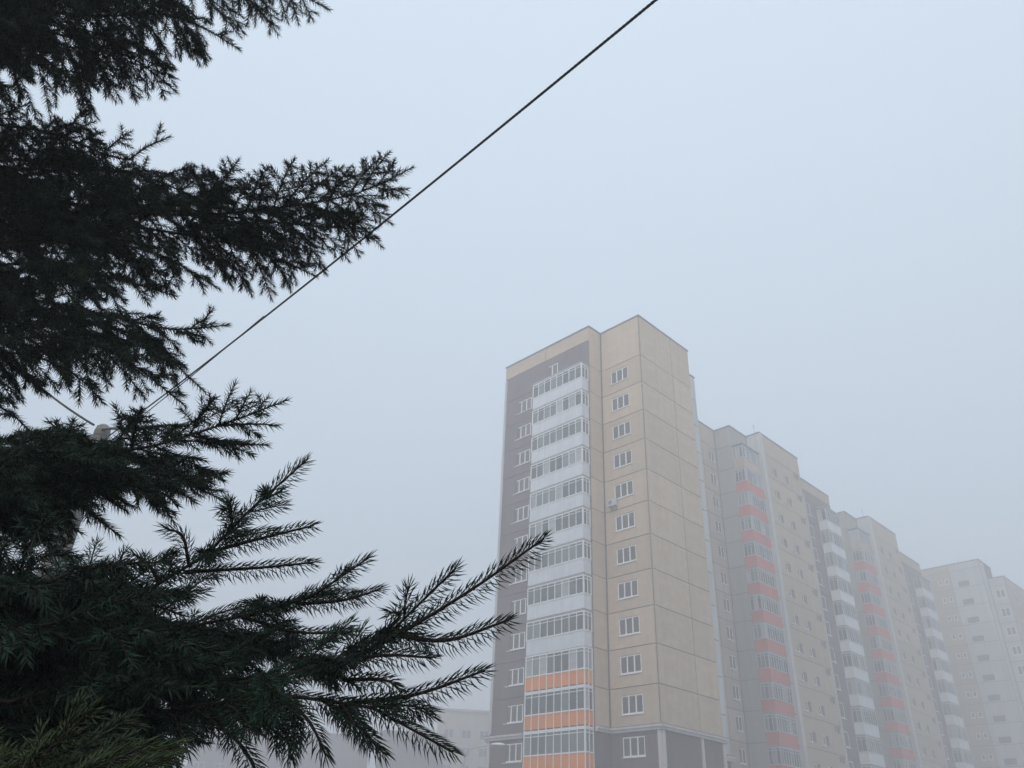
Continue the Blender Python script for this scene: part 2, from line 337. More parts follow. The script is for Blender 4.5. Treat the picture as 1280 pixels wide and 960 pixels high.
# ================================================================ STREET BLOCKS BEHIND
def block(name, label, du, dv, dz, recess_from, group, grey=M['grey']):
    base = C0+ST*(24+du)+FL*(3.6+dv)
    B = thing(name, label, 'apartment building', tuple(base), RZ, group)
    # local: x = u - 24 - du, y = v - 3.6 - dv
    ZR, ZL = 45.9+dz, 43.3+dz
    x0 = recess_from-24-du
    core(B, x0, .0, 3.76, 16, ZR-.05); core(B, .06, 12.5, 1.76, 16, ZR-.05); core(B, 3.66, 12.54, .06, 15.9, ZR-.06); core(B, 12.5, 19.74, .06, 15.8, ZL-.05)
    fR = Face(B, 'street', 3.7, x0); fG = Face(B, 'front', 0.0, 3.7); f1 = Face(B, 'street', 1.7, 0.0); fT = Face(B, 'front', 3.6, 1.7); fS = Face(B, 'street', 0.0, 3.6); fP = Face(B, 'street', 0.0, 12.6)
    zj = ZC-.73+dz
    for k in range(-3, 13):
        z = zj+H*k; h = H
        if k == 12:
            h = ZR-z
            if h < .3: continue
        w = -x0; win = k < 12
        a0 = w-2.9 if w > 3.2 else 0
        fR.panel(a0, w-a0-.06, z, h, M['pink'], ((w-1.65-a0, w-.45-a0, .95, 2.3),) if win else ())
        if win: fR.window(w-1.65, 1.2, z+.95, 1.35, 2)
        if a0 > .1: fR.panel(0, a0, z, h, M['pink'])
        fG.panel(.0, 2.0, z, h, grey)
        f1.panel(.07, 3.5, z, h, grey); fT.panel(.0, 1.63, z, h, M['light'])
        hs = ((1.25, 2.35, .55, 1.5), (3.95, 5.05, .55, 1.5), (6.7, 7.85, 2.05, 2.72))
        if k < 12:
            fS.panel(.62, 8.38, z, h, M['sand'], hs)
            fS.window(1.25, 1.1, z+.55, .95, 2); fS.window(3.95, 1.1, z+.55, .95, 2)
            l = fS.put('landing_opening', frame_mesh(1.15, .67, 1, M['trim'], .05), 6.7, .03, z+2.05)
            fS.put('pane', box_mesh(1.05, .02, .57, M['vent'], 'pane'), .05, .04, .05, l)
        else: fS.panel(.62, 8.38, z, h, M['sand'])
        if k < 11:
            fP.panel(0, 7.2, z, h, M['mauve'], ((.35, 1.35, .95, 2.5),)); fP.window(.35, 1.0, z+.95, 1.55, 1, gl=M['glass2'])
        elif k == 11: fP.panel(0, 7.2, z, 1.3, M['mauve']); fP.panel(0, 7.2, z+1.3, ZL-z-1.3, M['sand'])
    fS.put('pilaster', box_mesh(.6, .2, ZR-1, M['light'], 'pilaster'), 0, -.06, 1)
    fP.put('pilaster', box_mesh(.28, .15, ZL-3, M['light'], 'pilaster'), -.15, -.05, 1)
    for k in range(-3, 12):
        z = zj+H*k-.25
        fa = Face(B, 'street', .35, -.12); fb = Face(B, 'front', -.12, 1.65)
        glazed(B, [(fa, 3.7, 8), (fb, 1.3, 3)], z, M['red'], False, gh=1.42, mixp=[5, 2, 3], fm=M['framegrey']) if k < 11 else glazed(B, [(fa, 3.7, 8), (fb, 1.3, 3)], z, M['pink'], False, gh=1.42, mixp=[2, 5, 3], fm=M['framegrey'])
    # the white stack of the lower half
    for k in range(-3, 11):
        z = zj+H*k-.35
        fa = Face(B, 'street', -1.1, 15.5); fb = Face(B, 'front', 15.5, -.02)
        pm = M['red'] if k <= 0 else M['white']
        glazed(B, [(fa, 3.6, 7), (fb, 1.07, 2)], z, pm, False, gh=1.42, mixp=random.choice([[3, 3, 5], [6, 1, 3], [2, 2, 7]]), fm=M['framegrey'])
    fa = Face(B, 'street', -1.1, 15.5); fa.put('canopy', MB().box(-.1, 3.7, -.1, 1.09, 0, .1).mesh('canopy', M['light']), 0, 0, zj+H*10+2.4)
    fa = Face(B, 'street', .35, -.12); fa.put('canopy', MB().box(-.1, 3.65, -.1, 1.3, 0, .1).mesh('canopy', M['coping']), 0, 0, zj+H*11+2.45)
    coping(B, [(x0, -.06, 3.64, 3.95), (-.06, .25, 1.953, 3.95), (-.06, 3.54, 1.64, 1.95), (3.54, 3.85, .253, 1.95), (3.54, 12.66, -.06, .25), (12.36, 12.66, .253, 15)], ZR)
    coping(B, [(12.67, 19.8, -.06, .25), (19.5, 19.8, .253, 15)], ZL)
    link('roof_aerial', MB().tube([(4.1, .8, ZR-.1), (4.1, .8, ZR+1.6)], .022, 6).tube([(3.75, .8, ZR+1.35), (4.45, .8, ZR+1.35)], .012, 5).tube([(3.85, .8, ZR+1.1), (4.35, .8, ZR+1.1)], .012, 5).mesh('roof_aerial', M['steel']), B)
    return B
block('apartment_block', 'second apartment block on the street, brightest red balcony stack, just right of the tower', 0, 0, 0, 8.95, 'stepped apartment blocks along the street')
block('apartment_block', 'third apartment block, paler red balconies in thicker fog between white balcony stacks', 30.0, .75, -.7, 43.85, 'stepped apartment blocks along the street', M['grey'])

def end_block():
    base = C0+ST*85.9+FL*(-.5)
    B = thing('apartment_block', 'farthest block closing the street at the right edge, pale with rows of dark oblong windows', 'apartment building', tuple(base), RZ)
    ZR, ZL = 45.7, 43.1
    core(B, .06, 5.6, .06, 24, ZR-.05); core(B, 2.16, 16, -2.24, 20, ZL-.05)
    fF = Face(B, 'front', 0, 24.0); fL = Face(B, 'front', 2.1, -.04); f5 = Face(B, 'street', 0, 0); fW = Face(B, 'street', -2.3, 2.1)
    # front: local v from 24 (left) to 0 (right)
    for k in range(-3, 13):
        z = ZC+.4+H*k; h = min(H, ZR-z)
        if h < .3: continue
        w = k < 12
        mA = M['sand']
        fF.panel(0, 8.0, z, h, mA); fF.panel(8.0, 5.6, z, h, mA)
        fF.panel(13.6, 5.8, z, h, mA, ((3.9, 4.45, .95, 1.75), (4.85, 5.4, .95, 1.75)) if w else ())
        if w: fF.window(17.5, .55, z+.95, .8, 1, gl=M['glass']); fF.window(18.45, .55, z+.95, .8, 1, gl=M['glass'])
        fF.panel(19.4, 4.53, z, h, M['light'], ((.85, 2.55, .15, 1.05),) if w else ())
        if w:
            o = fF.put('window', frame_mesh(1.7, .9, 1, M['grim'], .06), 20.25, .04, z+.15); fF.put('pane', box_mesh(1.6, .02, .8, M['glass'], 'pane'), .05, .04, .05, o)
        f5.panel(.07, 2.0, z, h, M['light'])
        h2 = min(H, ZL-z)
        if h2 > .3:
            fL.panel(.0, 2.2, z, h2, M['light'], ((.55, 1.85, .9, 2.2),) if k < 11 else ())
            if k < 11: fL.window(.55, 1.3, z+.9, 1.3, 2)
            fW.panel(.07, 6, z, h2, M['pink'], ((3, 5, .9, 2.2),) if k < 11 else ())
            if k < 11: fW.window(3, 2, z+.9, 1.3, 3)
            fW.panel(6.07, 7.8, z, h2, M['pink'])
    coping(B, [(-.06, .25, -.06, 24), (.253, 5.7, -.06, .25)], ZR); coping(B, [(2.04, 16, -2.36, -2.05), (2.04, 2.35, -2.047, -.07)], ZL)
    link('roof_aerial', MB().tube([(1.0, 3.2, ZR-.05), (1.0, 3.2, ZR+1.1)], .03, 6).mesh('roof_aerial', M['steel']), B)
end_block()

# ---------------------------------------------------------------- faint blocks in the fog, left of the tower
def far_block(x0, y0, w, d, h, rz, m, label, band=None):
    B = thing('distant_block', label, 'apartment building', (x0, y0, 0), rz, 'faint blocks in the fog')
    link('wall', MB().box(0, w, 0, d, 0, h-.4).mesh('wall', m), B)
    link('roof', MB().box(-.3, w+.3, -.3, d+.3, h-.4, h).mesh('roof', m), B)
    n = int(w/3.2); f = Face(B, 'street', 0, 0)
    for i in range(n):
        for k in range(int(h/2.9)-1):
            o = link('window', frame_mesh(1.7, 1.5, 2, M['framegrey']), B, (i*3.2+.9, -.05, 1.4+2.9*k))
            link('pane', box_mesh(1.6, .02, 1.4, M['glass'], 'pane'), o, (.05, .025, .05))
    if band:
        for k in range(int(h/2.9)-1):
            o = link('balcony', MB().box(.5, 4.6, -1.1, -.003, 0, 1.1).mesh('balcony', M[band]), B, (w-5.6, 0, 1.0+2.9*k))
            o = link('balcony', MB().box(.5, 4.6, -1.1, -.003, 0, 1.1).mesh('balcony', M[band]), B, (w*.35, 0, 1.0+2.9*k))
far_block(-10.4, 155, 16, 12, 26.6, .10, M['pink'], 'faint beige block in the fog touching the left edge of the tower')
far_block(-17.4, 135, 9.4, 10, 19.8, .22, M['base'], 'faint darker block with pale balconies beside the lowest spruce tip', 'light')
far_block(-48, 138, 28, 12, 20.2, .30, M['base'], 'faint grey-green block in the fog behind the hanging spruce shoots', 'light')

# ---------------------------------------------------------------- street lamp
def street_lamp():
    hx = at(623, 931, 1.0)-CAM; s = 46/hx[1]; hd = CAM+hx*s
    L = thing('street_lamp', 'street lamp with a white head against the mauve base of the tower', 'street lamp', (hd[0]-1.75, hd[1], 0), 0)
    z = hd[2]
    link('pole', MB().tube([(0, 0, 0), (0, 0, z-.55)], [.08, .04], 10).mesh('pole', M['light']), L)
    link('arm', MB().tube([(0, 0, z-.56), (.15, 0, z-.32), (.6, 0, z-.14), (1.5, 0, z-.02)], .025, 8).mesh('arm', M['light']), L)
    b = MB(); sec = [(1.38, .05, .05), (1.55, .11, .09), (1.8, .15, .11), (2.02, .12, .08), (2.12, .04, .03)]; n = 12; k0 = 0
    for x, ry, rz in sec: b.V += [(x, ry*math.cos(q*2*math.pi/n), z+rz*max(math.sin(q*2*math.pi/n), -.45)) for q in range(n)]
    for i in range(len(sec)-1):
        for q in range(n): b.F.append((i*n+q, i*n+(q+1) % n, (i+1)*n+(q+1) % n, (i+1)*n+q))
    b.F += [tuple(range(n)), tuple(range((len(sec)-1)*n, len(sec)*n))]
    link('lamp_head', b.mesh('lamp_head', M['lamp']), L)
street_lamp()

# ---------------------------------------------------------------- utility pole and its cables
PT = at(122, 548, 10.4); PX, PY, PZ = PT
def utility_pole():
    P = thing('utility_pole', 'weathered concrete utility pole with rounded top half hidden behind the spruce', 'utility pole', (PX, PY, 0))
    link('shaft', MB().tube([(0, 0, 0), (0, 0, PZ-.1), (0, 0, PZ)], [.14, .115, .105], 20).mesh('shaft', M['conc']), P)
    link('cap', MB().lathe((.03, 0, PZ), [(.07, .0), (.085, .03), (.088, .08), (.076, .14), (.045, .17), (.01, .18)], 16).mesh('cap', M['cap']), P)
    link('clamp', MB().lathe((0, 0, PZ-.16), [(.135, 0), (.142, .01), (.142, .06), (.135, .07)], 16).tube([(.1, -.1, -.12+PZ), (.17, -.16, PZ-.1)], .02, 8).mesh('clamp', M['steel']), P)
    e = at(236, 530, 10.2); q = at(134, 533, 10.25)
    link('bracket_arm', MB().tube([(q[0]-PX-.08, q[1]-PY+.05, q[2]-.01), (e[0]-PX, e[1]-PY, e[2])], .017, 8).mesh('bracket_arm', M['steel']), P)
utility_pole()
def cable(name, label, p0, p1, sag, r, twist=True, n=40):
    p0, p1 = np.array(p0), np.array(p1); L = np.linalg.norm(p1-p0)
    pts = []
    for i in range(n+1):
        t = i/n; p = p0*(1-t)+p1*t; p = p-np.array([0, 0, sag*4*t*(1-t)]); pts.append(p)
    b = MB()
    if twist:                                  # two insulated strands wound round each other
        N = n*24; ax = (p1-p0)/L; s1 = np.cross(ax, [0, 0, 1]); s1 /= np.linalg.norm(s1); s2 = np.cross(ax, s1)
        for ph in (0, math.pi):
            q = []
            for i in range(N+1):
                t = i/N; p = p0*(1-t)+p1*t-np.array([0, 0, sag*4*t*(1-t)]); a = t*L/.05*2*math.pi+ph
                q.append(p+(s1*math.cos(a)+s2*math.sin(a))*r*.35)
            b.tube(q, r*.85, 5)
    else: b.tube(pts, r, 6)
    o = link(name, b.mesh(name, M['cable'])); o['label'] = label; o['category'] = 'cable'; return o
e1 = at(815, -12, 4.3); s1 = at(136, 545, 10.2)
d = e1-s1; e1b = s1+d*1.35
cable('overhead_cable', 'thick black twisted cable rising from the pole across the sky to the top edge', s1, e1b, .12, .0070)
cable('overhead_cable', 'short thick cable leaving the pole top up and to the left', at(117, 531, 10.3), at(20, 455, 13.5), .05, .014, False)
cable('service_wire', 'thin wire beside the thick cable just right of the pole top', at(132, 556, 10.2), at(330, 395, 9.0), .02, .006, False)
#cable('service_wire', 'thin wire crossing the gap to the upper left of the pole top', at(112, 524, 10.2), at(-60, 478, 11.0), .05, .006, False)

# ================================================================ SPRUCE
exec_tree = True
K = 5
def unit(v): return v/np.maximum(np.linalg.norm(v, axis=-1, keepdims=True), 1e-9)
def interp(P, t):
    """P (N,K,3), t (M,) with owner idx handled outside: here P already gathered (M,K,3)"""
    k = P.shape[1]; x = np.clip(t, 0, .9999)*(k-1); i = x.astype(int); f = (x-i)[:, None]; r = np.arange(len(t))
    a, b = P[r, i], P[r, i+1]
    return a*(1-f)+b*f, unit(b-a)
def resample(pts, k):
    pts = np.array(pts, float); n = len(pts)
    # Catmull-Rom through the waypoints
    q = np.vstack([2*pts[0]-pts[1], pts, 2*pts[-1]-pts[-2]]); o = []
    for i in range(n-1):
        p0, p1, p2, p3 = q[i:i+4]
        for t in np.linspace(0, 1, 12, endpoint=False):
            o.append(.5*((2*p1)+(-p0+p2)*t+(2*p0-5*p1+4*p2-p3)*t*t+(-p0+3*p1-3*p2+p3)*t**3))
    o.append(pts[-1]); o = np.array(o); s = np.r_[0, np.cumsum(np.linalg.norm(np.diff(o, axis=0), axis=1))]
    u = np.linspace(0, s[-1], k); return np.stack([np.interp(u, s, o[:, j]) for j in range(3)], 1), s[-1]
def shoots_from(P, D, Ln, droop, curl=None, wob=.02):
    """N polylines starting at P going along D with length Ln, bending by droop (per metre, downwards)"""
    N = len(P); out = np.zeros((N, K, 3)); out[:, 0] = P; d = D.copy(); seg = (Ln/(K-1))[:, None]
    tgt = curl if curl is not None else D
    for i in range(1, K):
        out[:, i] = out[:, i-1]+unit(d)*seg
        d = unit(d)+np.array([0, 0, -1])*(droop[:, None]/(K-1))+(tgt-d)*.18+RNG.normal(0, wob, (N, 3))
    return out
def laterals(A, LA, spacing, ang, lfun, up, droop, t0=0.0, t1=1.0, curl=.5, jit=.2, tilt=.25):
    """side shoots, both sides, from polylines A (N,k,3) with lengths LA"""
    own, ts, side = [], [], []
    for i, L in enumerate(LA):
        n = int(L*(t1-t0)/spacing)
        if n < 1: continue
        for j in range(n):
            for s in (-1, 1):
                t = t0+(t1-t0)*(j+.5+random.uniform(-.4, .4)*1.0+(.25*s))/n
                if 0 <= t <= 1: own.append(i); ts.append(t); side.append(s)
    own = np.array(own, int); ts = np.array(ts); side = np.array(side, float)
    if not len(own): return None
    p, ax = interp(A[own], ts)
    u = unit(np.broadcast_to(up, p.shape)+RNG.normal(0, tilt, p.shape)); sv = unit(np.cross(ax, u))*side[:, None]
    a = ang+RNG.normal(0, .12, len(own)); D = unit(ax*np.cos(a)[:, None]+sv*np.sin(a)[:, None]+u*RNG.normal(0, .12, (len(own), 1)))
    Ln = lfun(LA[own]*(1-ts), LA[own]*ts)*RNG.uniform(1-jit, 1+jit, len(own))
    Q = shoots_from(p, D, Ln, np.full(len(own), droop)*RNG.uniform(.5, 1.5, len(own)), unit(D+ax*curl))
    return Q, Ln
class Acc:
    def __init__(s): s.v = []; s.f = []; s.n = 0
    def add(s, V, Fc): s.v.append(V.reshape(-1, 3)); s.f.append(Fc.reshape(-1, 3)+s.n); s.n += V.reshape(-1, 3).shape[0]
    def build(s, name, m, parent=None):
        V = np.concatenate(s.v).astype(np.float32); Fc = np.concatenate(s.f).astype(np.int32)
        me = bpy.data.meshes.new(name); me.vertices.add(len(V)); me.vertices.foreach_set('co', V.ravel())
        me.loops.add(Fc.size); me.loops.foreach_set('vertex_index', Fc.ravel()); me.polygons.add(len(Fc)); me.polygons.foreach_set('loop_start', np.arange(0, Fc.size, 3, dtype=np.int32))
        me.materials.append(m); me.update(calc_edges=True); return link(name, me, parent)
def tubes(acc, P, r0, r1, n=3):
    N, k, _ = P.shape; T = np.zeros_like(P); T[:, 1:-1] = P[:, 2:]-P[:, :-2]; T[:, 0] = P[:, 1]-P[:, 0]; T[:, -1] = P[:, -1]-P[:, -2]; T = unit(T)
    a = unit(np.cross(T, np.array([.13, .21, .97]))); c = np.cross(T, a); R = (r0[:, None]*(1-np.linspace(0, 1, k))+r1*np.linspace(0, 1, k))[..., None]
    ring = np.stack([P+(a*math.cos(q*2*math.pi/n)+c*math.sin(q*2*math.pi/n))*R for q in range(n)], 2)    # N,k,n,3
    idx = np.arange(N*k*n).reshape(N, k, n); A, B = idx[:, :-1], idx[:, 1:]; A2, B2 = np.roll(A, -1, 2), np.roll(B, -1, 2)
    Fc = np.concatenate([np.stack([A, A2, B2], -1).reshape(-1, 3), np.stack([A, B2, B], -1).reshape(-1, 3)]); acc.add(ring, Fc)
def needles(acc, P, Ln, dens, nl, wd, fine=False, bare=0.0):
    cnt = np.maximum((Ln*dens).astype(int), 3); own = np.repeat(np.arange(len(P)), cnt); N = len(own)
    st = np.cumsum(cnt)-cnt; j = np.arange(N)-st[own]; t = bare+(1-bare)*(j+RNG.uniform(0, 1, N))/cnt[own]
    p, ax = interp(P[own], t); up = np.array([0, 0, 1.]); s = unit(np.cross(ax, up)+1e-6); u = np.cross(s, ax)
    ph = j*2.39996+RNG.normal(0, .12 if fine else .3, N)+own*1.7; rad = s*np.cos(ph)[:, None]+u*np.sin(ph)[:, None]
    dist_tip = (1-t)*Ln[own]; tipf = np.clip(dist_tip/(nl*1.2), 0, 1)
    a = (1.10-(.58 if fine else .36)*np.clip(np.sin(ph), -.3, 1))*(.50+.50*tipf)*(RNG.uniform(.92, 1.08, N) if fine else RNG.uniform(.85, 1.12, N))
    dr = unit(ax*np.cos(a)[:, None]+rad*np.sin(a)[:, None]); l = (nl*RNG.uniform(.82, 1.08, N)*(.72+.28*tipf)*np.clip(.55+t*Ln[own]/(nl*1.5), 0, 1))[:, None]
    tip = p+dr*l+ax*l*.16+np.array([0, 0, -1])*l*.05
    w1 = unit(np.cross(dr, RNG.normal(0, 1, (N, 3)))); w2 = np.cross(dr, w1)
    if fine:
        mid = p+dr*l*.58-ax*l*.03; w = wd*.5
        V = np.stack([p, mid+w1*w, mid-w1*w*.5+w2*w*.87, mid-w1*w*.5-w2*w*.87, tip], 1); b = np.arange(N)[:, None]*5
        F_ = np.array([0, 2, 1, 0, 3, 2, 0, 1, 3, 4, 1, 2, 4, 2, 3, 4, 3, 1]); acc.add(V, (b+F_).reshape(-1, 3))
    else:
        w = wd*.72; V = np.stack([p+w1*w+dr*l*.12, p-ax*.0005, p+w2*w+dr*l*.12, tip], 1); b = np.arange(N)[:, None]*4     # a folded blade
        F_ = np.array([0, 1, 3, 1, 2, 3]); acc.add(V, (b+F_).reshape(-1, 3))
TX, TY = -2.15, 2.0
SPR = thing('spruce_tree', 'dark spruce with needled branches reaching in across the whole left side', 'tree', (TX, TY, 0))
link('trunk', MB().tube([(0, 0, 0), (.01, 0, 1.5), (-.02, .02, 3), (.0, .03, 5), (0, 0, 7.2)], [.17, .13, .10, .06, .012], 14).mesh('trunk', M['bark']), SPR)
ORG = np.array([TX, TY, 0])
def to_px(P):
    d = P-CAM; w = np.maximum(d@_F, .05); return 640+FPX*(d@_R)/w, 480-FPX*(d@_U)/w
GAPS = [(124, 526, 20), (58, 712, 14), (35, 522, 18), (80, 512, 16), (205, 512, 16), (165, 660, 24), (250, 655, 26), (190, 668, 20), (8, 705, 18), (14, 104, 20), (48, 122, 18), (88, 146, 12), (22, 690, 16), (170, 190, 0), (205, 195, 16), (240, 120, 0), (110, 500, 9), (395, 790, 16), (385, 868, 20), (300, 745, 0)]
_rg = random.Random(5); NG = 3
GAPS += [(_rg.uniform(-10, 250), _rg.uniform(170, 490), _rg.uniform(7, 13)) for _ in range(75)] + [(_rg.uniform(200, 420), _rg.uniform(215, 330), _rg.uniform(4, 8)) for _ in range(9)] + [(_rg.uniform(0, 300), _rg.uniform(0, 90), _rg.uniform(7, 12)) for _ in range(26)] + [(_rg.uniform(60, 480), _rg.uniform(780, 940), _rg.uniform(4, 9)) for _ in range(20)]
def keep(Q, near=False):
    '''prune shoots in the natural gaps of the crown and those far outside the view'''
    ok = np.ones(len(Q), bool)
    for k in (1, 2, 3, 4):
        x, y = to_px(Q[:, k])
        ok &= (x > -150) & (y > -150) & (y < 1090)
        for gx, gy, gr in (GAPS if k == 4 else GAPS[:NG]): ok &= (x-gx)**2+(y-gy)**2 > gr*gr
    return ok
NT = [0]
def branch(way, lmax, lsp=.055, droop=.6, ssp=.032, slen=.055, nl=.0165, wd=.0017, dens=900, fine=False, r=.012, up=(0, 0, 1), tips=.5, ang=.95, extra=None, trunk=None, olive=False, bare_to=.12, tilt=.25, sang=.8, sdroop=.4):
    """way: waypoints; from the trunk outward. extra: explicit side shoots given as waypoint lists"""
    pts = [at(*w) for w in way]
    if trunk is not None: pts = [np.array([TX, TY, trunk])]+pts
    A, L = resample(pts, 24); A1 = A[None]; up = np.array(up, float); up /= np.linalg.norm(up)
    W_ = Acc(); N_ = Acc()
    tubes(W_, A1, np.array([r*.8]), .0014, 7)
    # first-order foliage on the outer part of the axis
    outer = resample(A[int(24*.35):], 16)
    needles(N_, outer[0][None], np.array([outer[1]]), dens, nl, wd, fine)
    sets = []
    q = laterals(A1, np.array([L]), lsp, ang, lambda tip, root: np.minimum(lmax, .35*slen+tips*tip), up, droop, t0=bare_to, t1=.97, tilt=tilt)
    if q: sets.append(q)
    for ex in (extra or []):
        E, le = resample([at(*w) for w in ex], 14); tubes(W_, E[None], np.array([r*.24]), .0013, 6); needles(N_, E[None], np.array([le]), dens, nl, wd, fine)
        q = laterals(E[None], np.array([le]), lsp*1.0, ang*.8, lambda tip, root: np.minimum(lmax*.6, np.maximum(.0, .45*tip-.06)+.0), up, droop*.5, t0=.08, t1=.72, tilt=tilt)
        if q: sets.append(q)
    for Q, Ln in sets:
        ok = (Ln > .02) & keep(Q); Q, Ln = Q[ok], Ln[ok]
        if not len(Q): continue
        dead = RNG.random(len(Q)) < 0; tubes(W_, Q, np.minimum(.0026, .0011+Ln*.008), .0009, 4)
        Q, Ln = Q[~dead], Ln[~dead]; needles(N_, Q, Ln, dens, nl, wd, fine)
        s = laterals(Q, Ln, ssp, sang, lambda tip, root: np.minimum(slen, .4*tip+.012), up, sdroop, t0=.10, t1=.88, tilt=tilt*1.3)
        if s:
            R_, Lr = s; ok = (Lr > .018) & keep(R_); R_, Lr = R_[ok], Lr[ok]
            if len(R_): tubes(W_, R_, np.full(len(R_), .0011), .0008, 3); needles(N_, R_, Lr, dens, nl, wd, fine)
    # into tree space
    for a_ in (W_, N_): a_.v = [v-ORG for v in a_.v]
    b = W_.build('branch', M['bark'], SPR); nn = N_.build('needles', M['needle_olive_lit'] if olive else M['needle'], b); nn['kind'] = 'stuff'
    NT[0] += sum(len(f) for f in W_.f)+sum(len(f) for f in N_.f)
U = dict(nl=.0205, wd=.0025, dens=800, lsp=.044, ssp=.031, slen=.082)
# --- upper crown
branch([(0, -40, 2.9), (180, -45, 2.8), (330, -25, 2.7), (412, 12, 2.65)], .30, trunk=4.35, droop=.9, **U)
branch([(-20, 10, 2.9), (110, 20, 2.75), (220, 20, 2.7), (300, 62, 2.65)], .26, trunk=4.2, droop=1.1, **U)
branch([(-40, 30, 2.9), (60, 40, 2.8), (160, 70, 2.75), (222, 116, 2.7)], .26, trunk=4.1, droop=1.1, **U)
branch([(-50, 40, 2.8), (20, 60, 2.7), (80, 90, 2.7), (122, 148, 2.65)], .24, trunk=4.0, droop=1.0, **U)
branch([(-60, -60, 3.3), (80, -40, 3.3), (200, -5, 3.3), (258, 78, 3.2)], .28, trunk=4.6, droop=1.0, **U)
branch([(-120, 60, 2.6), (-40, 80, 2.5), (10, 110, 2.5), (36, 88, 2.5)], .18, trunk=3.9, droop=.8, **U)
# --- the long branch that points at the cable
branch([(-60, 260, 2.8), (100, 265, 2.65), (260, 268, 2.55), (400, 252, 2.5), (462, 236, 2.5), (516, 209, 2.5)], .205, trunk=3.6, droop=.55, tips=.62, r=.012, bare_to=.2, tilt=.14, **U)
branch([(60, 250, 2.8), (200, 262, 2.7), (320, 275, 2.62), (420, 285, 2.6), (472, 285, 2.58)], .20, trunk=3.65, droop=.7, tips=.6, tilt=.16, **U)
branch([(60, 270, 2.75), (180, 285, 2.65), (290, 305, 2.6), (350, 325, 2.58), (396, 346, 2.56)], .18, trunk=3.6, droop=.9, tips=.6, tilt=.18, **U)
branch([(-60, 150, 2.8), (60, 165, 2.7), (150, 200, 2.6), (180, 185, 2.6), (212, 171, 2.6)], .16, trunk=3.85, droop=.3, **U)
branch([(-60, 200, 2.9), (80, 215, 2.8), (170, 240, 2.75), (235, 262, 2.7)], .26, trunk=3.8, droop=.6, **U)
branch([(-60, 220, 3.1), (120, 210, 3.1), (230, 240, 3.1), (330, 300, 3.0)], .24, trunk=3.95, droop=.8, **U)
branch([(-60, 300, 2.7), (80, 300, 2.6), (190, 315, 2.55), (275, 362, 2.5)], .28, trunk=3.4, droop=.9, **U)
branch([(-60, 290, 3.2), (60, 290, 3.2), (140, 310, 3.2), (205, 345, 3.2)], .30, trunk=3.7, droop=.7, **U)
branch([(-60, 340, 2.6), (50, 335, 2.5), (130, 345, 2.5), (220, 370, 2.45)], .24, trunk=3.3, droop=.7, **U)
# --- third tier
branch([(-60, 400, 2.5), (60, 385, 2.4), (150, 398, 2.35), (215, 412, 2.3), (286, 406, 2.3)], .19, trunk=3.15, droop=.6, tips=.5, **U)
branch([(-40, 390, 2.6), (80, 395, 2.5), (180, 425, 2.4), (256, 490, 2.35)], .20, trunk=3.2, droop=.8, **U)
branch([(-40, 420, 2.4), (70, 420, 2.3), (150, 445, 2.25), (232, 508, 2.2)], .20, trunk=3.1, droop=.9, **U)
branch([(-60, 440, 2.4), (20, 440, 2.35), (90, 465, 2.3), (130, 505, 2.3)], .19, trunk=3.0, droop=.8, **U)
branch([(-60, 380, 3.0), (40, 375, 3.0), (120, 400, 3.0), (175, 455, 3.0)], .26, trunk=3.3, droop=.9, **U)
# --- fourth tier, nearer
V4 = dict(nl=.0215, wd=.0023, dens=720, lsp=.044, ssp=.030, slen=.06)
branch([(-80, 580, 2.0), (60, 575, 1.9), (180, 560, 1.8), (280, 530, 1.75), (359, 500, 1.75)], .17, trunk=2.75, droop=.25, tips=.5, **V4,
       extra=[[(210, 553, 1.8), (250, 520, 1.8), (266, 500, 1.8)], [(270, 532, 1.76), (320, 530, 1.74), (347, 532, 1.73)], [(240, 545, 1.78), (300, 555, 1.75), (335, 556, 1.73)]])
branch([(-80, 560, 2.1), (20, 545, 2.0), (120, 560, 1.95), (200, 590, 1.9), (285, 628, 1.85)], .20, trunk=2.8, droop=.6, **V4)
branch([(-80, 590, 1.8), (0, 590, 1.75), (90, 600, 1.7), (160, 640, 1.7)], .19, trunk=2.6, droop=.7, **V4)
branch([(-80, 575, 2.2), (0, 575, 2.1), (80, 580, 2.05), (150, 590, 2.0)], .12, trunk=2.75, droop=.3, **V4)
branch([(-80, 600, 1.9), (-20, 610, 1.8), (20, 640, 1.75), (30, 690, 1.7)], .18, trunk=2.6, droop=.8, **V4)
branch([(-80, 560, 1.8), (40, 560, 1.7), (140, 580, 1.65), (230, 600, 1.6), (285, 590, 1.55)], .17, trunk=2.7, droop=.5, **V4)
branch([(-80, 500, 2.3), (-20, 500, 2.3), (30, 530, 2.2), (60, 570, 2.2)], .15, trunk=2.9, droop=.5, **V4)
# --- fillers further back in the crown
for ww, tz in [([(-60, -20, 3.5), (40, -10, 3.4), (110, 40, 3.4), (150, 105, 3.4)], 4.7), ([(-60, -80, 3.2), (60, -70, 3.1), (140, -30, 3.1), (200, 60, 3.0)], 4.8),
    ([(-60, 200, 3.3), (40, 200, 3.2), (110, 230, 3.2), (170, 290, 3.2)], 3.9), ([(-60, 240, 3.0), (20, 250, 3.0), (90, 270, 2.9), (150, 320, 2.9)], 3.6), 
    ([(-60, 330, 3.1), (30, 330, 3.1), (90, 350, 3.0), (140, 400, 3.0)], 3.4), ([(-60, 400, 2.8), (10, 400, 2.8), (60, 420, 2.8), (90, 470, 2.7)], 3.2), ([(-60, 370, 2.9), (40, 380, 2.8), (120, 420, 2.8), (180, 470, 2.7)], 3.25),
    ]:
    branch(ww, .24, trunk=tz, droop=.9, tips=.6, **U)
